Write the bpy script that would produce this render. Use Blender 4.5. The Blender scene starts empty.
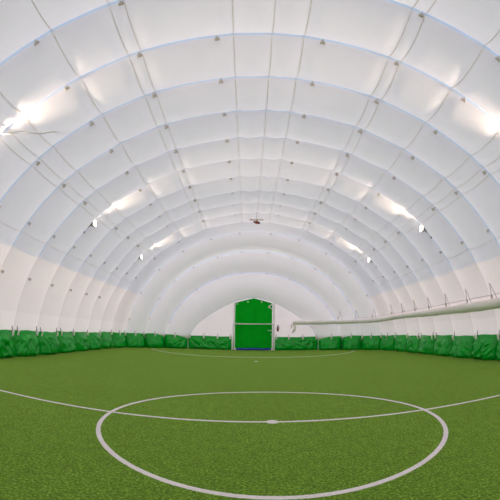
import bpy, bmesh, math, random
import numpy as np
from mathutils import Vector, Matrix, noise

random.seed(7)
SC = bpy.context.scene
COL = SC.collection
PI = math.pi
rad = math.radians

# ------------------------------------------------------------------ helpers
def link(name, me, mats, parent=None):
    o = bpy.data.objects.new(name, me)
    COL.objects.link(o)
    if not isinstance(mats, (list, tuple)):
        mats = [mats]
    for m in mats:
        if m is not None:
            me.materials.append(m)
    if parent is not None:
        o.parent = parent
    return o

def from_data(name, verts, faces, mats, parent=None, smooth=True, mat_idx=None):
    me = bpy.data.meshes.new(name)
    me.from_pydata([tuple(v) for v in verts], [], [tuple(f) for f in faces])
    me.update()
    if smooth:
        me.polygons.foreach_set('use_smooth', [True] * len(me.polygons))
    o = link(name, me, mats, parent)
    if mat_idx is not None:
        me.polygons.foreach_set('material_index', mat_idx)
    return o

def from_bm(name, bm, mats, parent=None, smooth=False):
    me = bpy.data.meshes.new(name)
    bmesh.ops.recalc_face_normals(bm, faces=bm.faces)
    bm.to_mesh(me)
    bm.free()
    if smooth:
        me.polygons.foreach_set('use_smooth', [True] * len(me.polygons))
    return link(name, me, mats, parent)

def bm_box(bm, c, s, M=None, bevel=0.0):
    r = bmesh.ops.create_cube(bm, size=1.0)
    vs = r['verts']
    bmesh.ops.scale(bm, vec=Vector(s), verts=vs)
    if bevel > 0:
        es = list({e for v in vs for e in v.link_edges})
        rb = bmesh.ops.bevel(bm, geom=es, offset=bevel, segments=2, affect='EDGES', profile=0.5)
        vs = list({v for f in rb['faces'] for v in f.verts} | {v for v in vs if v.is_valid})
    T = Matrix.Translation(Vector(c))
    if M is not None:
        T = T @ M.to_4x4()
    bmesh.ops.transform(bm, matrix=T, verts=vs)
    return vs

def bm_tube(bm, pts, r, seg=10, cap=True):
    pts = [Vector(p) for p in pts]
    n = len(pts)
    rs = r if isinstance(r, (list, tuple)) else [r] * n
    rings = []
    prev = None
    for i, p in enumerate(pts):
        a = pts[max(i - 1, 0)]
        b = pts[min(i + 1, n - 1)]
        t = (b - a).normalized()
        if prev is None:
            ref = Vector((0, 0, 1)) if abs(t.z) < 0.9 else Vector((1, 0, 0))
            u = t.cross(ref).normalized()
        else:
            u = (prev - t * prev.dot(t)).normalized()
        prev = u
        w = t.cross(u)
        rings.append([bm.verts.new(p + (u * math.cos(2 * PI * k / seg) + w * math.sin(2 * PI * k / seg)) * rs[i]) for k in range(seg)])
    for i in range(n - 1):
        for k in range(seg):
            bm.faces.new((rings[i][k], rings[i][(k + 1) % seg], rings[i + 1][(k + 1) % seg], rings[i + 1][k]))
    if cap:
        bm.faces.new(rings[0][::-1])
        bm.faces.new(rings[-1])

def spline(pts, n):
    """Catmull-Rom through the points, n samples per span."""
    P = [Vector(p) for p in pts]
    P = [P[0] * 2 - P[1]] + P + [P[-1] * 2 - P[-2]]
    out = []
    for i in range(1, len(P) - 2):
        for j in range(n):
            t = j / n
            a, b, c, d = P[i - 1], P[i], P[i + 1], P[i + 2]
            out.append(0.5 * ((2 * b) + (c - a) * t + (2 * a - 5 * b + 4 * c - d) * t * t + (3 * b - a - 3 * c + d) * t ** 3))
    out.append(P[-2])
    return out

def empty(name, loc=(0, 0, 0)):
    o = bpy.data.objects.new(name, None)
    o.empty_display_size = 0.2
    o.location = loc
    COL.objects.link(o)
    return o

def tag(o, label, cat, group=None):
    o['label'] = label
    o['category'] = cat
    if group:
        o['group'] = group
    return o

def structure(o, label, cat='wall'):
    o['kind'] = 'structure'
    o['label'] = label
    o['category'] = cat
    return o

def smoothstep(a, b, x):
    t = min(max((x - a) / (b - a), 0), 1)
    return t * t * (3 - 2 * t)

# ------------------------------------------------------------------ materials
def new_mat(name):
    m = bpy.data.materials.new(name)
    m.use_nodes = True
    nt = m.node_tree
    nt.nodes.clear()
    out = nt.nodes.new('ShaderNodeOutputMaterial')
    return m, nt, out

def coord(nt, scale=(1, 1, 1), src='Object'):
    tc = nt.nodes.new('ShaderNodeTexCoord')
    mp = nt.nodes.new('ShaderNodeMapping')
    mp.inputs['Scale'].default_value = scale
    nt.links.new(tc.outputs[src], mp.inputs['Vector'])
    return mp.outputs['Vector']

def noise_node(nt, vec, scale, detail=4, rough=0.55):
    n = nt.nodes.new('ShaderNodeTexNoise')
    n.inputs['Scale'].default_value = scale
    n.inputs['Detail'].default_value = detail
    n.inputs['Roughness'].default_value = rough
    nt.links.new(vec, n.inputs['Vector'])
    return n.outputs['Fac']

def ramp(nt, fac, stops):
    r = nt.nodes.new('ShaderNodeValToRGB')
    el = r.color_ramp.elements
    while len(el) < len(stops):
        el.new(0.5)
    for e, (p, c) in zip(el, stops):
        e.position = p
        e.color = (*c, 1)
    nt.links.new(fac, r.inputs['Fac'])
    return r.outputs['Color']

def bump(nt, h, strength, dist=0.02):
    b = nt.nodes.new('ShaderNodeBump')
    b.inputs['Strength'].default_value = strength
    b.inputs['Distance'].default_value = dist
    nt.links.new(h, b.inputs['Height'])
    return b.outputs['Normal']

def membrane(name, col, trans, tcol=None, bump_s=0.25, stripes=False):
    m, nt, out = new_mat(name)
    v = coord(nt)
    n1 = noise_node(nt, v, 0.9, 5)
    lo = tuple(c * 0.955 for c in col)
    c = ramp(nt, n1, [(0.3, lo), (0.7, col)])
    d = nt.nodes.new('ShaderNodeBsdfDiffuse')
    t = nt.nodes.new('ShaderNodeBsdfTranslucent')
    t.inputs['Color'].default_value = (*(tcol or col), 1)
    mix = nt.nodes.new('ShaderNodeMixShader')
    mix.inputs['Fac'].default_value = trans
    nt.links.new(c, d.inputs['Color'])
    if stripes:
        w = noise_node(nt, coord(nt, (7, 7, 0.15)), 2.2, 3)
        h = w
    else:
        h = noise_node(nt, coord(nt, (1, 1, 1)), 1.7, 4)
    nrm = bump(nt, h, bump_s, 0.06)
    nt.links.new(nrm, d.inputs['Normal'])
    nt.links.new(d.outputs[0], mix.inputs[1])
    nt.links.new(t.outputs[0], mix.inputs[2])
    nt.links.new(mix.outputs[0], out.inputs['Surface'])
    return m

def plain(name, col, rough=0.5, metal=0.0, spec=0.5, var=0.0, scale=8, bump_s=0.0):
    m, nt, out = new_mat(name)
    p = nt.nodes.new('ShaderNodeBsdfPrincipled')
    p.inputs['Base Color'].default_value = (*col, 1)
    p.inputs['Roughness'].default_value = rough
    p.inputs['Metallic'].default_value = metal
    p.inputs['Specular IOR Level'].default_value = spec
    v = coord(nt)
    n = noise_node(nt, v, scale, 4)
    if var > 0:
        c = ramp(nt, n, [(0.3, tuple(x * (1 - var) for x in col)), (0.7, tuple(min(1, x * (1 + var)) for x in col))])
        nt.links.new(c, p.inputs['Base Color'])
    if bump_s > 0:
        nt.links.new(bump(nt, n, bump_s, 0.03), p.inputs['Normal'])
    nt.links.new(p.outputs[0], out.inputs['Surface'])
    return m

def emit(name, col, strength):
    m, nt, out = new_mat(name)
    e = nt.nodes.new('ShaderNodeEmission')
    e.inputs['Color'].default_value = (*col, 1)
    e.inputs['Strength'].default_value = strength
    nt.links.new(e.outputs[0], out.inputs['Surface'])
    return m

def turf_mat():
    m, nt, out = new_mat('artificial_turf')
    p = nt.nodes.new('ShaderNodeBsdfPrincipled')
    p.inputs['Roughness'].default_value = 0.95
    p.inputs['Specular IOR Level'].default_value = 0.04
    p.inputs['Sheen Weight'].default_value = 0.40
    p.inputs['Sheen Roughness'].default_value = 0.4
    p.inputs['Sheen Tint'].default_value = (0.70, 0.95, 0.24, 1)
    fine = noise_node(nt, coord(nt), 30, 6, 0.75)
    mid = noise_node(nt, coord(nt, (1, 0.7, 1)), 7, 5, 0.65)
    big = noise_node(nt, coord(nt), 0.6, 3, 0.5)
    c1 = ramp(nt, fine, [(0.38, TURF_D), (0.50, TURF_M), (0.63, TURF_L)])
    c2 = ramp(nt, mid, [(0.3, (0.70, 0.72, 0.70)), (0.7, (1.22, 1.19, 1.2))])
    c3 = ramp(nt, big, [(0.3, (0.93, 0.95, 0.9)), (0.7, (1.06, 1.04, 1.05))])
    def mul(a, b):
        x = nt.nodes.new('ShaderNodeMix')
        x.data_type = 'RGBA'
        x.blend_type = 'MULTIPLY'
        x.inputs['Factor'].default_value = 1
        nt.links.new(a, x.inputs['A'])
        nt.links.new(b, x.inputs['B'])
        return x.outputs['Result']
    nt.links.new(mul(mul(c1, c2), c3), p.inputs['Base Color'])
    nt.links.new(bump(nt, fine, 0.9, 0.03), p.inputs['Normal'])
    nt.links.new(p.outputs[0], out.inputs['Surface'])
    return m

TURF_D = (0.022, 0.070, 0.004)
TURF_M = (0.112, 0.255, 0.014)
TURF_L = (0.315, 0.520, 0.075)

M_LINER = membrane('white_liner_membrane', (0.81, 0.782, 0.80), 0.165, (0.80, 0.775, 0.84), 0.2)
M_SEAM_DAYLIGHT = membrane('seam_daylight_tint', (0.66, 0.72, 0.80), 0.17, (0.62, 0.74, 0.90), 0.05)  # blue daylight glow of the valleys, put into the membrane colour
M_CAP = membrane('white_end_membrane', (0.81, 0.785, 0.765), 0.22, (0.83, 0.79, 0.765), 0.15)
M_LOWER = membrane('warm_white_wall_membrane', (0.82, 0.755, 0.73), 0.20, (0.92, 0.82, 0.78), 0.15)
M_SKIRT = membrane('pale_skirt_membrane', (0.85, 0.785, 0.755), 0.21, (0.96, 0.86, 0.82), 0.3, stripes=True)
M_TURF = turf_mat()
M_LINE = plain('white_turf_line', (0.86, 0.79, 0.78), 0.85, spec=0.1, var=0.14, scale=60, bump_s=0.6)
M_CORD = plain('tan_cord', (0.72, 0.63, 0.53), 0.8, var=0.1)
M_CLIP = plain('grey_brown_clip', (0.62, 0.56, 0.50), 0.6, var=0.2)
M_BAG = plain('glossy_green_tarpaulin', (0.0, 0.38, 0.024), 0.14, spec=0.38, var=0.12, scale=3, bump_s=0.25)
M_CURTAIN = plain('green_curtain_tarpaulin', (0.0, 0.42, 0.016), 0.5, spec=0.05, var=0.10, scale=2.5, bump_s=0.3)
M_WHITE = plain('white_painted_metal', (0.78, 0.76, 0.74), 0.45, var=0.04)
M_BUCKLE = plain('white_strap_patch', (0.88, 0.84, 0.80), 0.6)
M_STRAP = plain('dark_purple_strap', (0.075, 0.04, 0.06), 0.7)
M_DUCT = plain('white_duct_fabric', (0.90, 0.845, 0.80), 0.65, var=0.04, scale=4, bump_s=0.2)
M_DARK = plain('dark_metal', (0.03, 0.035, 0.035), 0.5, metal=0.3)
M_GREY = plain('grey_cast_metal', (0.35, 0.33, 0.31), 0.45, metal=0.4)
M_RUST = plain('rust_red_plastic', (0.22, 0.05, 0.03), 0.5)
M_RED = plain('red_plastic', (0.36, 0.04, 0.02), 0.4)
M_PALE = plain('pale_pinkish_metal', (0.72, 0.56, 0.50), 0.5)
M_BLUE = plain('blue_tarpaulin', (0.015, 0.05, 0.42), 0.45, var=0.1)
M_ROPE = plain('grey_hanger_strap', (0.46, 0.43, 0.43), 0.8)
M_CABLE = plain('white_cable_sheath', (0.92, 0.88, 0.87), 0.35)
M_LENS = emit('floodlight_glass', (1.0, 0.90, 0.80), 6.0)

# ------------------------------------------------------------------ dome form
PITCH = 1.77
def rib_y(k): return 0.05 + PITCH * k
ARCS = {k: (rib_y(k), 9.65, 8.88) for k in range(-11, 9)}      # valley lines: position, half width, height
ARCS[9] = (15.85, 9.55, 8.80)
ARCS[10] = (17.40, 9.12, 8.45)
ARCS[11] = (18.80, 8.05, 7.35)
ARCS[12] = (19.80, 6.75, 5.90)
ARCS[13] = (20.40, 4.98, 3.98)

def arc_pt(k, phi):
    y, w, h = ARCS[k]
    sag = 1 - 0.11 * math.sin(2 * phi) ** 2 if k == 13 else 1
    return Vector((w * math.sin(phi), y, h * math.cos(phi) * sag))

CORDS = (0.3, -5.6, 5.2, -19.9, -21.9, 18.9, 20.9, -30.3, 30.3, -41.2, 41.2, -44.6, -46.6, 44.6, 46.6, -59.3, 59.3)
def bulge_depth(k, phi):
    """How far the band k..k+1 swells inward at its middle."""
    a = abs(math.degrees(phi))
    chord = (arc_pt(k, phi) - arc_pt(k + 1, phi)).length
    if k < 9:
        f = 0.25 - 0.075 * smoothstep(33, 50, a) - 0.115 * smoothstep(57, 76, a)
        d = min(abs(math.degrees(phi) - c) for c in CORDS)
        f *= 1 - 0.22 * math.exp(-(d / 1.3) ** 2)
    else:
        f = (0.20 + 0.10 * smoothstep(8.5, 12, k)) * (1 - 0.45 * smoothstep(60, 90, a))
    return f * chord * (1 - 0.6 * smoothstep(80, 88, a))

def dome(k, s, phi, off=0.0):
    """Point on the inner skin: band k, s across the band, phi round the arch."""
    a, b = arc_pt(k, phi), arc_pt(k + 1, phi)
    e = 1e-3
    ta = (arc_pt(k, phi + e) * (1 - s) + arc_pt(k + 1, phi + e) * s) - (arc_pt(k, phi - e) * (1 - s) + arc_pt(k + 1, phi - e) * s)
    n = (b - a).cross(ta).normalized()
    p = a * (1 - s) + b * s
    if n.dot(Vector((0, min(p.y, 8.0), 2.0)) - p) < 0:
        n = -n
    return p + n * (bulge_depth(k, phi) * max(math.sin(PI * s), 0) ** 0.68 + off)

def skin(name, bands, ph0, ph1, nphi, mats, ns=14, off=0.0, midx=None):
    verts, faces, mi = [], [], []
    for k in bands:
        base = len(verts)
        for i in range(nphi + 1):
            phi = ph0 + (ph1 - ph0) * i / nphi
            for j in range(ns + 1):
                if j in (0, ns):
                    s = j / ns
                else:
                    s = 0.5 - 0.5 * math.cos(PI * (j - 1) / (ns - 2))
                    s = 0.022 + 0.956 * s
                verts.append(dome(k, s, phi, off))
        for i in range(nphi):
            for j in range(ns):
                a = base + i * (ns + 1) + j
                faces.append((a, a + 1, a + ns + 2, a + ns + 1))
                mi.append(midx(ph0 + (ph1 - ph0) * (i + 0.5) / nphi, j in (0, ns - 1)) if midx else 0)
    return from_data(name, verts, faces, mats, None, True, mi)

SEAM = rad(63.3)
FOOT = rad(90)
LOW = rad(78.6)
ceiling = structure(skin('ceiling', range(-11, 10), -SEAM, SEAM, 230, [M_LINER, M_SEAM_DAYLIGHT], off=0.0, midx=lambda p, e: 1 if e else 0),
                    'quilted white inner membrane of the air dome, curved in transverse bands', 'ceiling')
for side, nm in ((-1, 'wall_left'), (1, 'wall_right')):
    structure(skin(nm, range(-11, 10), side * SEAM, side * FOOT, 30, [M_LOWER, M_SKIRT],
                   midx=lambda p, e: 1 if abs(p) > LOW else 0),
              'warm white lower dome wall along the %s side of the pitch' % ('left' if side < 0 else 'right'))
wall_far = structure(skin('wall_far', range(10, 13), -FOOT, FOOT, 120, [M_CAP, M_SEAM_DAYLIGHT], ns=18, midx=lambda p, e: 1 if e and abs(p) < 1.25 else 0),
                     'rounded far end of the dome in concentric puffed arches')

# flat fabric panel inside the innermost arch
def end_panel():
    y, w, h = ARCS[13]
    n, m = 48, 10
    verts, faces = [], []
    for i in range(n + 1):
        phi = -PI / 2 + PI * i / n
        for j in range(m + 1):
            r = j / m
            x, z = w * 1.03 * math.sin(phi) * r, (h * 1.03) * math.cos(phi) * r * (1 - 0.11 * math.sin(2 * phi) ** 2)
            verts.append((x, y + 0.02 + 0.02 * math.sin(x * 5.0) * (1 - r), z))
    for i in range(n):
        for j in range(m):
            a = i * (m + 1) + j
            faces.append((a, a + 1, a + m + 2, a + m + 1))
    return from_data('end_panel', verts, faces, [M_SKIRT], wall_far, True)
end_panel()

def disc_wall():
    y, w, h = ARCS[-11]
    verts = [(0, y, 0)] + [(w * math.sin(-PI / 2 + PI * i / 48), y, h * math.cos(-PI / 2 + PI * i / 48)) for i in range(49)]
    faces = [(0, i + 1, i + 2) for i in range(48)]
    return from_data('wall_near', verts, faces, [M_CAP], None, False)
structure(disc_wall(), 'white end wall of the dome behind the viewer')

# tan cords running along the liner
for deg in CORDS:
    bm = bmesh.new()
    pts = []
    for k in range(-2, 9):
        for j in range(10):
            pts.append(dome(k, j / 10, rad(deg), 0.008))
    bm_tube(bm, pts, 0.008, 5)
    from_bm('liner_cord', bm, M_CORD, ceiling, True)

# ------------------------------------------------------------------ clips in the valleys
def clip_mesh():
    bm = bmesh.new()
    bm_box(bm, (0, 0, -0.19), (0.15, 0.03, 0.14), None, 0.012)       # plate hanging below the valley
    bm_box(bm, (0, 0, -0.07), (0.05, 0.015, 0.16), None, 0.004)      # webbing up to the cable
    bm_tube(bm, [(0.05 * math.cos(t * PI / 6), -0.02, -0.21 + 0.05 * math.sin(t * PI / 6)) for t in range(12)], 0.010, 6)
    me = bpy.data.meshes.new('liner_clip')
    bmesh.ops.recalc_face_normals(bm, faces=bm.faces)
    bm.to_mesh(me)
    bm.free()
    me.materials.append(M_CLIP)
    return me
CLIP = clip_mesh()
def put_clip(p, inward, par, sc=1.0):
    o = bpy.data.objects.new('liner_clip', CLIP)
    COL.objects.link(o)
    z = -inward.normalized()
    y = Vector((0, 1, 0))
    y = (y - z * y.dot(z)).normalized()
    x = y.cross(z)
    R = Matrix((x, y, z)).transposed()
    o.matrix_world = Matrix.Translation(p) @ R.to_4x4() @ Matrix.Scale(sc, 4)
    o.parent = par
for k in range(-1, 10):
    for deg in (8.2, 20.4, 33, 45.6, 57, 69.5):
        for sg in (-1, 1):
            if k == -1 and (deg > 40 or deg < 10): continue
            if k == 0 and deg > 44: continue
            if k in (4, 8) and 45 < deg < 46: continue
            if k == 1 and deg > 58: continue
            if k == 9 and deg < 30: continue
            if deg > 60 and (sg > 0 or k > 7): continue
            phi = rad(deg * sg)
            p = arc_pt(k, phi)
            put_clip(p + Vector((0, 0.02, 0)), Vector((0, p.y, 1.0)) - p, ceiling if deg < 60 else bpy.data.objects['wall_left'], 0.9 if deg < 50 else 0.75)
for k, degs in ((10, (7, 20, 34, 48, 62, 76)), (11, (7, 20, 34, 47, 60, 73, 84)), (12, (8, 24, 40, 56, 70, 80)), (13, (22, 44, 62, 76))):
    for deg in degs:
        for sg in (-1, 1):
            phi = rad(deg * sg)
            p = arc_pt(k, phi)
            inw = (dome(k - 1, 0.85, phi) + dome(min(k, 12), 0.15, phi)) * 0.5 - p
            inw = (Vector((0, 14, 0.5)) - p) if inw.length < 0.05 else inw
            put_clip(p, inw, wall_far, 0.85)

# ------------------------------------------------------------------ pitch
def floor():
    n = 40
    y0, y1 = ARCS[-11][0] - 0.2, 21.0
    verts = [(-10.6, y0, 0), (10.6, y0, 0), (10.6, y1, 0), (-10.6, y1, 0),
             (-10.6, y0, -0.1), (10.6, y0, -0.1), (10.6, y1, -0.1), (-10.6, y1, -0.1)]
    faces = [(0, 1, 2, 3), (7, 6, 5, 4), (0, 4, 5, 1), (1, 5, 6, 2), (2, 6, 7, 3), (3, 7, 4, 0)]
    return from_data('floor', verts, faces, [M_TURF], None, False)
FLOOR = structure(floor(), 'short mottled green artificial turf of the indoor pitch', 'floor')

def ribbon(name, pts, w, z=0.006, closed=False, par=FLOOR, label=None):
    P = [Vector((p[0], p[1], 0)) for p in pts]
    n = len(P)
    verts, faces = [], []
    for i, p in enumerate(P):
        a = P[(i - 1) % n] if closed or i > 0 else p
        b = P[(i + 1) % n] if closed or i < n - 1 else p
        t = (b - a).normalized()
        nn = Vector((-t.y, t.x, 0))
        wl = w / 2 + random.uniform(-0.003, 0.003)
        wr = w / 2 + random.uniform(-0.003, 0.003)
        verts += [p + nn * wl, p - nn * wr]
        verts += [p + nn * wl, p - nn * wr]
        verts[-1].z = verts[-2].z = 0.0
        verts[-3].z = verts[-4].z = z
    m = n if closed else n - 1
    for i in range(m):
        a, b = 4 * i, 4 * ((i + 1) % n)
        faces += [(a, a + 1, b + 1, b), (a + 2, a, b, b + 2), (a + 1, a + 3, b + 3, b + 1)]
    o = from_data(name, verts, faces, [M_LINE], par, False)
    if label:
        o['label'] = label
    return o
ribbon('centre_circle', [(3 * math.cos(2 * PI * i / 360), 3 * math.sin(2 * PI * i / 360)) for i in range(360)], 0.075, closed=True,
       label='white painted centre circle')
ribbon('halfway_line', [(-9.55 + i * 0.05, 0) for i in range(383)], 0.07, z=0.0055, label='white halfway line')
def disc(name, x, y, r, z=0.009, par=FLOOR, label=None):
    bm = bmesh.new()
    bmesh.ops.create_cone(bm, segments=28, radius1=r, radius2=r * 0.97, depth=z, cap_ends=True)
    bmesh.ops.translate(bm, vec=(x, y, z / 2), verts=bm.verts)
    o = from_bm(name, bm, M_LINE, par)
    if label:
        o['label'] = label
disc('centre_spot', 0, 0, 0.115, label='white centre spot')
arc = []
a0 = math.asin(2.3 / 6.0)
for i in range(60):
    t = PI + a0 + (PI / 2 - a0) * i / 59
    arc.append((-1.5 + 6.0 * math.cos(t), 20.0 + 6.0 * math.sin(t)))
arc += [(-1.5 + 3.0 * i / 20, 14.0) for i in range(1, 20)]
for i in range(60):
    t = 1.5 * PI + (PI / 2 - a0) * i / 59
    arc.append((1.5 + 6.0 * math.cos(t), 20.0 + 6.0 * math.sin(t)))
ribbon('penalty_arc', arc, 0.085, label='white penalty area arc before the goal')
disc('penalty_spot', 0.0, 11.5, 0.10, label='white penalty spot')

# ------------------------------------------------------------------ green ballast bags along the wall foot
def foot_path(side):
    """Plan line of the wall foot from the pitch side round to the door, with valley positions."""
    return [(k, side * ARCS[k][1], ARCS[k][0]) for k in sorted(ARCS) if k >= 2]

def bag_part(u, v, L, seed, D, H, style):
    """Offset from the wall (depth) and height of the front skin."""
    edge = 1 - abs(2 * u - 1) ** (6 if D < 0.345 else 5)
    top = 0.10 + 0.03 * math.sin(seed * 3 + u * 5)
    d = top + (D - top) * math.sin(min(1, v * 1.12) * PI / 2) ** 1.2
    d -= 0.10 * smoothstep(0.86, 1.0, v)
    d = 0.05 + (d - 0.05) * ((0.16 if D < 0.345 else 0.08) * (1 - edge) + edge)
    z = H * (1 - v)
    # creases: fans of folds falling from the two tied corners, and crumples
    x = u * L
    w = 0
    for cx, sg in ((0.12 * L, 1), (0.9 * L, -1)):
        dx, dz = (x - cx) * sg, max(H - z, 0.02)
        ang = math.atan2(dx, dz)
        rr = math.hypot(dx, dz)
        w += math.sin(ang * (9 + 3 * math.sin(seed)) + seed) * smoothstep(0.1, 0.45, rr) * (1 - smoothstep(0.7, 1.25, rr)) * (0.25 + 0.75 * style)
    tilt = math.sin(seed * 1.7) * 0.9
    ca, sa = math.cos(tilt), math.sin(tilt)
    p1, p2 = x * ca + z * sa, -x * sa + z * ca
    rid = (1 - abs(noise.noise(Vector((p1 * 4.6 + seed * 3.3, p2 * 1.1, seed * 0.7))))) ** 7
    rid2 = (1 - abs(noise.noise(Vector((p2 * 0.9 + seed, p1 * 7.5 - z * 2, 4.0 + seed))))) ** 6
    w = 0.5 * w + (rid * 1.7 + rid2 * 0.9) * (0.3 + 0.9 * style)
    nz = noise.noise(Vector((x * 2.6 + seed * 7.1, z * 3.2, seed))) * 0.05 + noise.noise(Vector((x * 7 + seed, z * 7, 3.1 + seed))) * 0.018
    amp = smoothstep(0.14, 0.34, v) * (1 - 0.55 * smoothstep(0.92, 1, v)) * edge
    d += amp * (0.052 * w + 1.3 * nz)
    return max(d, 0.03), max(z + 0.012 * math.sin(seed + u * 9) * (1 - v), 0.0)

def make_bag(A, B, nA, nB, seed, H, D, style, tabs, label, group, belly=0.0, gap=0.015):
    A, B = Vector((*A, 0)), Vector((*B, 0))
    mid = (A + B) / 2
    root = empty('ballast_bag', mid)
    tag(root, label, 'bag', group)
    L = (B - A).length
    nu, nv = max(int(L / (0.03 if A.y < 14 else 0.06)), 14), (38 if A.y < 14 else 22)
    verts, faces = [], []
    nA, nB = Vector((*nA, 0)), Vector((*nB, 0))
    def P(u, d, z):
        q = A.lerp(B, gap / L + u * (1 - 2 * gap / L))
        nn = nA.lerp(nB, u).normalized()
        d += belly * max(math.sin(PI * u), 0) ** 0.7
        return q + nn * d + Vector((0, 0, z)) - mid
    for i in range(nu + 1):
        u = i / nu
        for j in range(nv + 1):
            d, z = bag_part(u, j / nv, L, seed, D, H, style)
            verts.append(P(u, d, z))
    for i in range(nu):
        for j in range(nv):
            a = i * (nv + 1) + j
            faces.append((a, a + nv + 1, a + nv + 2, a + 1))
    fb = len(verts)
    for i in range(nu + 1):                                  # flat back
        u = i / nu
        for j in (0, 1):
            z = bag_part(u, float(j), L, seed, D, H, style)[1]
            verts.append(P(u, 0.02, z))
    for i in range(nu):
        a, b = fb + 2 * i, fb + 2 * i + 2
        faces.append((a, a + 1, b + 1, b))
        f0, f1 = i * (nv + 1), (i + 1) * (nv + 1)
        faces.append((a, b, f1, f0))
        faces.append((a + 1, f0 + nv, f1 + nv, b + 1))
    faces.append(tuple([fb, *range(0, nv + 1), fb + 1]))
    e = nu * (nv + 1)
    faces.append(tuple([fb + 2 * nu + 1, *range(e + nv, e - 1, -1), fb + 2 * nu]))
    from_data('bag_body', verts, faces, [M_BAG], root, True)
    for tu in tabs:                                          # strap over the top edge with a pale patch
        nn = nA.lerp(nB, tu).normalized()
        tdir = (B - A).normalized()
        d0 = bag_part(tu, 0.0, L, seed, D, H, style)[0]
        d1 = bag_part(tu, 0.22, L, seed, D, H, style)[0]
        R = Matrix((tdir, nn, Vector((0, 0, 1)))).transposed()
        bm = bmesh.new()
        q = P(tu, 0.0, 0)
        lean = random.uniform(-0.02, 0.02)
        bm_tube(bm, [q + nn * (d0 + 0.00) + Vector((0, 0, H + 0.20)) + tdir * lean, q + nn * (d0 + 0.03) + Vector((0, 0, H + 0.10)),
                     q + nn * (d0 + 0.035) + Vector((0, 0, H - 0.04))], [0.013, 0.017, 0.016], 6)
        st = from_bm('strap', bm, M_STRAP, root, True)
        st['label'] = 'dark strap'
        bm = bmesh.new()
        bm_box(bm, q + nn * (0.5 * (d0 + d1) + 0.075) + Vector((0, 0, H - 0.10)), (0.11, 0.03, 0.2),
               R @ Matrix.Rotation(-math.atan2(d1 - d0, 0.22 * H) * 0.8, 3, 'X'), 0.008)
        pt = from_bm('strap_patch', bm, M_BUCKLE, st)
        pt['label'] = 'white strap patch'
    return root

ORD = ['first', 'second', 'third', 'fourth', 'fifth', 'sixth', 'seventh', 'eighth', 'ninth', 'tenth', 'eleventh', 'twelfth']
STYLE = {-1: [1, .8, 1, .35, .3, .3, .2, .2, .25, .2, .3, .4], 1: [.8, .9, 1, .25, .35, .2, .3, .2, .2, .25, .25, .8]}
LOOK = {-1: ['with shiny creases', 'with a fan of creases', 'with dense shiny crumples', 'faintly creased'],
        1: ['cut by the frame', 'with long creases', 'with bright slanting creases', 'smooth']}
for side in (-1, 1):
    path = foot_path(side)
    nrm = []
    for i, (k, x, y) in enumerate(path):
        a = path[max(i - 1, 0)]
        b = path[min(i + 1, len(path) - 1)]
        t = Vector((b[1] - a[1], b[2] - a[2])).normalized()
        n = Vector((-t.y, t.x)) if side > 0 else Vector((t.y, -t.x))
        nrm.append(n)
    for i in range(len(path) - 1):
        k, x, y = path[i]
        _, x2, y2 = path[i + 1]
        t = Vector((x2 - x, y2 - y)).normalized()
        n = Vector((-t.y, t.x)) if side > 0 else Vector((t.y, -t.x))
        near_tabs = {-1: [(0.93,), (0.1, 0.92), (0.1, 0.92), (0.1, 0.95), (0.95,), (0.95,), (0.95,)],
                     1: [(0.93,), (0.74,), (0.87,), (0.93,), (0.08, 0.93), (0.08, 0.95), (0.95,)]}
        tabs = near_tabs[side][i] if k < 9 else (0.42, 0.93) if k < 11 else (0.45, 0.95) if k == 11 else (0.42, 0.93)
        sd = 'left' if side < 0 else 'right'
        if i < 4:
            lab = 'green tarpaulin bag, %s from the %s picture edge, %s' % (ORD[i], sd, LOOK[side][i])
        elif k < 9:
            lab = 'green tarpaulin bag at the %s wall foot, %s from the picture edge' % (sd, ORD[i])
        elif k == 9:
            lab = 'green tarpaulin bag where the %s wall starts curving in, %s from the edge' % (sd, ORD[i])
        elif k == 10:
            lab = 'green tarpaulin bag at the rounded %s far corner, %s from the edge' % (sd, ORD[i])
        elif k == 11:
            lab = 'green tarpaulin bag under the %s foot of the second puffed arch' % sd
        else:
            lab = 'green tarpaulin bag under the %s foot of the innermost puffed arch' % sd
        make_bag((x, y), (x2, y2), n, n, 1.7 * i + 3.1 * side + 11, 1.04 + 0.02 * math.sin(i * 2.3), 0.34 if k < 10 else 0.35, STYLE[side][i], tabs, lab,
                 'green bags along the dome foot', bulge_depth(k, rad(82.5)) + 0.01, 0.03 if k < 10 else 0.015)
    # long bag between the last arch and the door
    xi = side * 4.95
    a, b = ((xi, 20.36), (side * 1.62, 20.36))
    make_bag(a, b, (0, -1), (0, -1), 5.5 + side, 1.02, 0.2, 0.5, (0.04, 0.36, 0.68, 0.97),
             'long low green tarpaulin bag against the end wall, %s of the goal' % ('left' if side < 0 else 'right'),
             'green bags along the dome foot')

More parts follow.
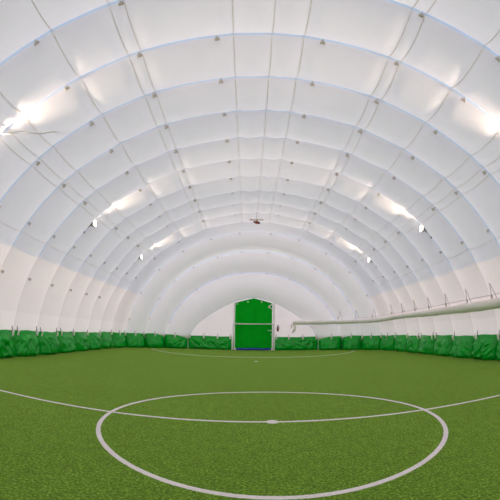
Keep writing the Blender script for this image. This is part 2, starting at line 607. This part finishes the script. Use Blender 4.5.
# ------------------------------------------------------------------ door curtain, frame and blue mat
def curtain():
    root = empty('door_curtain', (0, 20.3, 0))
    tag(root, 'tall green tarpaulin curtain with a peaked top hanging behind the goal', 'curtain')
    nx, nz = 60, 60
    verts, faces = [], []
    for f in (0, 1):
        for i in range(nx + 1):
            u = i / nx
            x = -1.40 + 2.80 * u
            top = 3.58 + 0.38 * (1 - abs(2 * u - 1)) ** 0.85
            for j in range(nz + 1):
                v = j / nz
                z = 0.16 + (top - 0.16) * v
                w = 0.018 * noise.noise(Vector((x * 1.8, 2.0, z * 1.1))) + 0.012 * math.sin(x * 6 + 0.8 * math.sin(z * 1.5))
                w -= 0.03 * math.exp(-((z - 2.02) / 0.05) ** 2)
                verts.append((x, w - 0.02 + f * 0.03, z))
    N = (nx + 1) * (nz + 1)
    for f in (0, 1):
        for i in range(nx):
            for j in range(nz):
                a = f * N + i * (nz + 1) + j
                q = (a, a + nz + 1, a + nz + 2, a + 1)
                faces.append(q if f == 0 else q[::-1])
    for i in range(nx):
        for j in (0, nz):
            a, b = i * (nz + 1) + j, (i + 1) * (nz + 1) + j
            faces.append((a, N + a, N + b, b))
    for j in range(nz):
        for i in (0, nx):
            a, b = i * (nz + 1) + j, i * (nz + 1) + j + 1
            faces.append((a, b, N + b, N + a))
    from_data('curtain_sheet', verts, faces, [M_CURTAIN], root, True)
    for x, z in ((-0.44, 3.68), (0.6, 3.68), (-1.25, 3.52), (1.2, 3.4)):
        bm = bmesh.new()
        bmesh.ops.create_cone(bm, segments=14, radius1=0.05, radius2=0.042, depth=0.03, cap_ends=True)
        bmesh.ops.rotate(bm, cent=(0, 0, 0), matrix=Matrix.Rotation(PI / 2, 3, 'X'), verts=bm.verts)
        bmesh.ops.translate(bm, vec=(x, -0.06, z), verts=bm.verts)
        o = from_bm('eyelet', bm, M_BUCKLE, root)
        o['label'] = 'white eyelet'
    bm = bmesh.new()
    bm_tube(bm, spline([(1.40, -0.07, 3.55), (1.22, -0.10, 3.36), (1.12, -0.10, 3.30), (1.30, -0.11, 3.20), (1.42, -0.08, 3.14)], 6), 0.032, 6)
    o = from_bm('tie_cord', bm, M_BUCKLE, root, True)
    o['label'] = 'white cord tie'
    return root
curtain()

def jambs():
    for n, (x, w) in enumerate(((-1.475, 0.07), (1.55, 0.11))):
        bm = bmesh.new()
        bm_box(bm, (x, 20.335, 1.82), (w, 0.09, 3.64), None, 0.012)
        o = from_bm('trim_%d' % (n + 1), bm, M_WHITE, None)
        structure(o, 'pale upright edge of the doorway on the %s of the green curtain' % ('left' if n == 0 else 'right'), 'trim')
jambs()

def blue_mat():
    bm = bmesh.new()
    pts = [(-1.32 + 2.66 * i / 16, 20.2 + 0.015 * math.sin(i * 1.3), 0.085 + 0.012 * math.sin(i * 0.9 + 0.5)) for i in range(17)]
    bm_tube(bm, pts, [0.086 if 0 < i < 16 else 0.06 for i in range(17)], 12)
    for v in bm.verts:
        if v.co.z < 0.0:
            v.co.z = 0.0
    o = from_bm('blue_tarpaulin_roll', bm, M_BLUE, None, True)
    tag(o, 'low blue tarpaulin roll lying under the green door curtain', 'tarpaulin')
blue_mat()

# ------------------------------------------------------------------ goal
def goal():
    root = empty('football_goal', (0, 20.0, 0))
    tag(root, 'white goal frame with two posts and a crossbar before the green curtain', 'goal')
    for x in (-1.5, 1.5):
        bm = bmesh.new()
        bm_tube(bm, [(x, 0, 0.0), (x, 0, 1.0), (x, 0, 2.04)], 0.055, 14)
        from_bm('post', bm, M_WHITE, root, True)
    bm = bmesh.new()
    bm_tube(bm, [(-1.445, 0, 2.0), (0, 0, 1.99), (1.445, 0, 2.0)], 0.042, 14)
    from_bm('crossbar', bm, M_WHITE, root, True)
    for x, z in ((-1.42, 1.24), (1.33, 1.22), (1.12, 1.52)):
        bm = bmesh.new()
        s = 1 if x > 0 else -1
        bm_tube(bm, [(s * 1.445, 0.0, z), (x, 0.05, z - 0.02), (x - s * 0.03, 0.08, z + 0.05)], 0.022, 8)
        o = from_bm('net_hook', bm, M_WHITE, root, True)
    for x in (-1.5, 1.5):
        bm = bmesh.new()
        bm_tube(bm, [(x, 0.05, 1.95), (x, 0.17, 1.99), (x, 0.28, 2.0)], 0.03, 8)
        from_bm('wall_stay', bm, M_WHITE, root, True)
goal()

def extinguisher():
    root = empty('fire_extinguisher', (1.84, 20.3, 1.45))
    tag(root, 'small dark red canister hung on the white end wall just right of the goal', 'fire extinguisher')
    bm = bmesh.new()
    prof = [(0.0, 0.0), (0.07, 0.0), (0.078, 0.03), (0.078, 0.27), (0.06, 0.33), (0.028, 0.36), (0.028, 0.40), (0.0, 0.40)]
    rings = [[bm.verts.new((r * math.cos(2 * PI * i / 16), r * math.sin(2 * PI * i / 16), z)) for i in range(16)] for r, z in prof[1:-1]]
    for a, b in zip(rings, rings[1:]):
        for i in range(16):
            bm.faces.new((a[i], a[(i + 1) % 16], b[(i + 1) % 16], b[i]))
    bm.faces.new(rings[0][::-1]); bm.faces.new(rings[-1])
    from_bm('body', bm, M_RUST, root, True)
    bm = bmesh.new()
    bm_box(bm, (0.02, 0, 0.43), (0.14, 0.03, 0.05), None, 0.01)
    bm_tube(bm, spline([(0.04, -0.02, 0.41), (0.11, -0.03, 0.34), (0.10, -0.03, 0.16)], 5), 0.013, 6)
    from_bm('valve', bm, M_DARK, root)
    bm = bmesh.new()
    bm_box(bm, (0, 0.085, 0.22), (0.05, 0.03, 0.3), None, 0.005)
    from_bm('bracket', bm, M_DARK, root)
extinguisher()

# ------------------------------------------------------------------ floodlights
def make_flood():
    """Local frame: x points away from the wall into the hall; origin at the bracket root."""
    root = empty('floodlight')
    bm = bmesh.new()
    bm_tube(bm, [(0.09, 0, -0.10), (0.20, 0, 0.02), (0.41, 0, 0.14)], 0.028, 8)
    bm_box(bm, (0.10, 0, -0.10), (0.05, 0.16, 0.18), None, 0.01)
    from_bm('bracket_arm', bm, M_DARK, root)
    R = Matrix.Rotation(rad(82), 3, 'Y')                  # lens normal: up and inward
    c = Vector((0.54, 0, 0.24))
    bm = bmesh.new()
    # tapered housing: square mouth, smaller ribbed back
    def ring(hw, hh, z):
        return [bm.verts.new(c + R @ Vector((sx * hw * 0.72, sy * hh * 0.72, z * 0.85))) for sx, sy in ((-1, -1), (1, -1), (1, 1), (-1, 1))]
    r0, r1, r2, r3, r4 = ring(0.08, 0.09, -0.24), ring(0.12, 0.13, -0.20), ring(0.20, 0.22, 0.02), ring(0.215, 0.235, 0.03), ring(0.215, 0.235, 0.06)
    bm.faces.new(r0[::-1])
    for a, b in ((r0, r1), (r1, r2), (r2, r3), (r3, r4)):
        for i in range(4):
            bm.faces.new((a[i], a[(i + 1) % 4], b[(i + 1) % 4], b[i]))
    r5 = ring(0.19, 0.21, 0.06)
    r6 = ring(0.19, 0.21, 0.035)
    for a, b in ((r4, r5), (r5, r6)):
        for i in range(4):
            bm.faces.new((a[i], a[(i + 1) % 4], b[(i + 1) % 4], b[i]))
    bm.faces.new(r6)
    from_bm('housing', bm, M_GREY, root)
    bm = bmesh.new()
    bm_box(bm, c + R @ Vector((0, 0, 0.046)), (0.27, 0.30, 0.03), R, 0.008)
    o = from_bm('lens', bm, M_LENS, root)
    o['label'] = 'glowing glass'
    bm = bmesh.new()
    for s in (-1, 1):
        bm_tube(bm, [(0.41, 0, 0.14), (0.42, s * 0.19, 0.16), c + R @ Vector((0, s * 0.19, -0.03))], 0.016, 6)
    from_bm('yoke', bm, M_DARK, root)
    for s in (-1, 1):
        bm = bmesh.new()
        bm_box(bm, c + R @ Vector((0, s * 0.205, -0.03)), (0.09, 0.05, 0.09), R, 0.012)
        from_bm('knob', bm, M_RUST, root)
    bm = bmesh.new()
    bm_box(bm, (0.12, 0.0, 0.20), (0.16, 0.12, 0.10), Matrix.Rotation(rad(-25), 3, 'Y'), 0.012)
    o = from_bm('ballast_box', bm, M_PALE, root)
    return root
def copy_tree(o, parent=None):
    c = o.copy()
    COL.objects.link(c)
    c.parent = parent
    for ch in list(o.children):
        copy_tree(ch, c)
    return c
FL = make_flood()
ld = bpy.data.lights.new('flood_lamp', 'SPOT')
ld.energy = 460
ld.color = (1.0, 0.80, 0.60)
ld.spot_size = rad(58)
ld.spot_blend = 0.9
ld.shadow_soft_size = 0.10
lo = bpy.data.objects.new('flood_lamp', ld)
COL.objects.link(lo)
lo.parent = FL
AIM = Vector((math.cos(rad(32)), 0, math.sin(rad(32))))
lo.location = Vector((0.54, 0, 0.24)) + AIM * 0.14
lo.rotation_euler = AIM.to_track_quat('-Z', 'Y').to_euler()
first = True
places = {4: 'nearer of the two in view', 8: 'farther of the two in view', 0: 'just outside the picture edge', -4: 'unseen behind the viewer, added for light', -8: 'unseen, added for light far to the rear'}
for k in (4, 8, 0, -4, -8):  # the rows behind the viewer are unseen, added for their light
    for side in (-1, 1):
        o = FL if first else copy_tree(FL)
        first = False
        phi = rad(52.0) * side
        p = dome(k, 0.0, phi)
        o.location = p + Vector((-side * -0.01, -0.12, 0.10))
        o.rotation_euler = (0, 0, 0 if side < 0 else PI)
        tag(o, 'lit floodlight high on the %s side of the dome, %s' % ('left' if side < 0 else 'right', places[k]), 'floodlight',
            'floodlights along the dome sides')

# white cable hanging from the lamp beyond the left edge
bm = bmesh.new()
pts = [(-6.85, -0.2, 6.046), (-6.597, -0.1, 6.031), (-6.411, -0.0, 6.09), (-6.273, 0.15, 6.188), (-6.108, 0.3, 6.211), (-5.987, 0.5, 6.285), (-5.887, 0.8, 6.479), (-5.755, 1.15, 6.764), (-5.639, 1.55, 7.11)]
bm_tube(bm, spline(pts, 6), 0.02, 8)
tag(from_bm('white_cable', bm, M_CABLE, None, True), 'thin wavy white cable slung below the ceiling at the left picture edge', 'cable')

# ------------------------------------------------------------------ hanging fixture below the crown
def fixture():
    x, y, z = 0.02, 14.1, 8.2
    root = empty('hanging_fixture', (x, y, z))
    tag(root, 'small red and dark fixture under a pale bar hanging below the ceiling crown', 'fixture')
    bm = bmesh.new()
    bm_box(bm, (0, 0, 0.04), (0.86, 0.12, 0.06), None, 0.02)
    bm_box(bm, (-0.22, 0, 0.02), (0.36, 0.14, 0.05), None, 0.015)
    from_bm('bar', bm, M_PALE, root)
    bm = bmesh.new()
    bm_tube(bm, [(0, 0, 0.05), (0, 0.05, 0.62)], 0.014, 6)
    from_bm('suspension_rod', bm, M_GREY, root)
    bm = bmesh.new()
    bmesh.ops.create_uvsphere(bm, u_segments=18, v_segments=12, radius=1)
    bmesh.ops.scale(bm, vec=(0.14, 0.11, 0.09), verts=bm.verts)
    bmesh.ops.translate(bm, vec=(0.01, 0, -0.14), verts=bm.verts)
    from_bm('red_housing', bm, M_RED, root, True)
    bm = bmesh.new()
    bm_box(bm, (0.13, 0, -0.16), (0.13, 0.14, 0.13), None, 0.03)
    from_bm('end_cap', bm, M_DARK, root)
    bm = bmesh.new()
    bm_box(bm, (-0.15, 0, -0.11), (0.09, 0.12, 0.10), None, 0.02)
    from_bm('end_cap', bm, M_DARK, root)
    bm = bmesh.new()
    bm_box(bm, (0.0, 0, -0.03), (0.12, 0.06, 0.12), None, 0.01)
    from_bm('stem', bm, M_GREY, root)
fixture()

# ------------------------------------------------------------------ air duct along the right wall
DUCT = [(9.05, 2.2, 2.42), (9.06, 3.6, 2.35), (9.06, 4.8, 2.28), (9.06, 6.0, 2.27), (9.07, 7.5, 2.27), (9.07, 9.0, 2.27), (9.08, 10.5, 2.26),
        (9.08, 12.0, 2.26), (9.06, 13.5, 2.25), (8.98, 15.0, 2.22), (8.68, 16.4, 2.14), (8.05, 17.5, 2.10), (7.15, 18.5, 2.10), (6.0, 19.2, 2.10),
        (4.7, 19.72, 2.10), (3.6, 19.9, 2.10), (2.95, 19.92, 2.08)]
def duct():
    root = empty('air_duct', (9.05, 10.0, 2.2))
    tag(root, 'long white fabric air duct slung along the right wall above the green bags', 'air duct')
    off = Vector((9.05, 10.0, 2.2))
    pts = spline(DUCT, 10)
    rr = []
    for i, p in enumerate(pts):
        rr.append((0.215 - 0.07 * smoothstep(5.0, 15.0, p.y)) * (1 + 0.03 * math.sin(i * 0.7) + 0.02 * math.sin(i * 0.23)))
    bm = bmesh.new()
    bm_tube(bm, [p - off for p in pts], rr, 20)
    from_bm('sleeve', bm, M_DUCT, root, True)
    # drooping open end
    e = pts[-1] - off
    bm = bmesh.new()
    bm_tube(bm, [e + Vector(v) for v in ((0.05, 0, -0.10), (0.16, -0.05, -0.32), (0.10, -0.06, -0.55), (-0.05, -0.05, -0.72))], [0.09, 0.11, 0.09, 0.03], 10)
    bm_tube(bm, [e + Vector(v) for v in ((-0.06, 0, -0.06), (-0.12, -0.02, -0.22), (-0.10, -0.04, -0.36))], [0.07, 0.06, 0.02], 8)
    from_bm('drooping_end', bm, M_DUCT, root, True)
    # hangers: inverted V straps from the wall
    P = [(p, p.y) for p in pts]
    ks = (2.78, 3.76, 4.78, 5.78, 6.72, 7.7, 8.55)
    hy = [rib_y(k) for k in ks]
    spots = []
    for y in hy:
        p = min(pts, key=lambda q: abs(q.y - y) + (0 if q.x > 8 else 9))
        kk = int((y - 0.05) // PITCH) if y < rib_y(9) else 9
        kk = min(kk, 9)
        s = (y - ARCS[kk][0]) / (ARCS[kk + 1][0] - ARCS[kk][0])
        spots.append((p, dome(kk, s, rad(69.3), 0.02)))
    for kk, s in ((9, 0.9), (10, 0.75), (11, 0.5)):
        z = 3.05
        h = ARCS[kk][2] * (1 - s) + ARCS[kk + 1][2] * s
        top = dome(kk, s, math.acos(min(1, z / h)), 0.02)
        p = min(pts, key=lambda q: (q.xy - top.xy).length)
        spots.append((p, top))
    for p, top in spots:
        t = Vector((0, 1, 0))
        i = min(range(len(pts)), key=lambda n: (pts[n] - p).length)
        t = (pts[min(i + 1, len(pts) - 1)] - pts[max(i - 1, 0)]).normalized()
        n_in = (p - top); n_in.z = 0
        d = Vector((-t.y, t.x, 0))
        bm = bmesh.new()
        for s in (-1, 1):
            foot = Vector(p) + t * (0.16 * s) + Vector((0, 0, 0.20))
            bm_tube(bm, [top - off, top.lerp(foot, 0.5) - off, foot - off], 0.013, 6)
        o = from_bm('hanger_strap', bm, M_ROPE, root, True)
        bm = bmesh.new()
        bm_box(bm, Vector(p) - t * 0.16 * (-1) + Vector((0, 0, 0.29)) - off, (0.08, 0.08, 0.16), None, 0.01)
        b = from_bm('hanger_hook', bm, M_CLIP, o)
    bm = bmesh.new()
    rope = [q + Vector((0, 0, 0.36 - 0.1 * smoothstep(5, 15, q.y))) - off for q in pts[:120:4]]
    bm_tube(bm, rope, 0.012, 6)
    from_bm('support_rope', bm, M_ROPE, root, True)
duct()

# ------------------------------------------------------------------ daylight through the membrane
W = bpy.data.worlds.new('overcast_sky')
SC.world = W
W.use_nodes = True
bg = W.node_tree.nodes['Background']
bg.inputs['Color'].default_value = (0.88, 0.85, 1.0, 1)
bg.inputs['Strength'].default_value = 2.2

sun = bpy.data.lights.new('hazy_sun', 'SUN')
sun.energy = 6.0
sun.angle = rad(25)
sun.color = (1.0, 0.95, 0.92)
so = bpy.data.objects.new('hazy_sun', sun)
COL.objects.link(so)
so.location = (0, -30, 40)
so.rotation_euler = Vector((0.08, 0.62, -0.78)).to_track_quat('-Z', 'Y').to_euler()

# ------------------------------------------------------------------ camera: wide lens with barrel distortion
cd = bpy.data.cameras.new('camera')
cam = bpy.data.objects.new('camera', cd)
COL.objects.link(cam)
SC.camera = cam
cd.type = 'PANO'
cd.sensor_fit = 'HORIZONTAL'
cd.sensor_width = 36.0
cd.sensor_height = 36.0
tgt = cd if hasattr(cd, 'panorama_type') else cd.cycles
tgt.panorama_type = 'FISHEYE_LENS_POLYNOMIAL'
tgt.fisheye_fov = PI
f_mm = 348.6 * 36.0 / 500.0
tgt.fisheye_polynomial_k0 = 0.0
tgt.fisheye_polynomial_k1 = -1.0 / f_mm
tgt.fisheye_polynomial_k2 = 0.0
tgt.fisheye_polynomial_k3 = 0.0
tgt.fisheye_polynomial_k4 = 0.0
cd.clip_end = 200
yaw, pit, roll = 0.005, 0.222, 0.013
fw = Vector((math.sin(yaw) * math.cos(pit), math.cos(yaw) * math.cos(pit), math.sin(pit)))
r = Vector((math.cos(yaw), -math.sin(yaw), 0))
u = r.cross(fw)
r2 = r * math.cos(roll) + u * math.sin(roll)
u2 = -r * math.sin(roll) + u * math.cos(roll)
cam.matrix_world = Matrix.Translation((-0.471, -6.251, 1.739)) @ Matrix((r2, u2, -fw)).transposed().to_4x4()

SC.view_settings.view_transform = 'Standard'
SC.view_settings.look = 'None'
SC.view_settings.gamma = 1.0
SC.view_settings.use_curve_mapping = False
SC.view_settings.exposure = 0.0
SC.cycles.max_bounces = 10
SC.cycles.diffuse_bounces = 8
SC.cycles.transmission_bounces = 8
SC.cycles.sample_clamp_indirect = 8.0
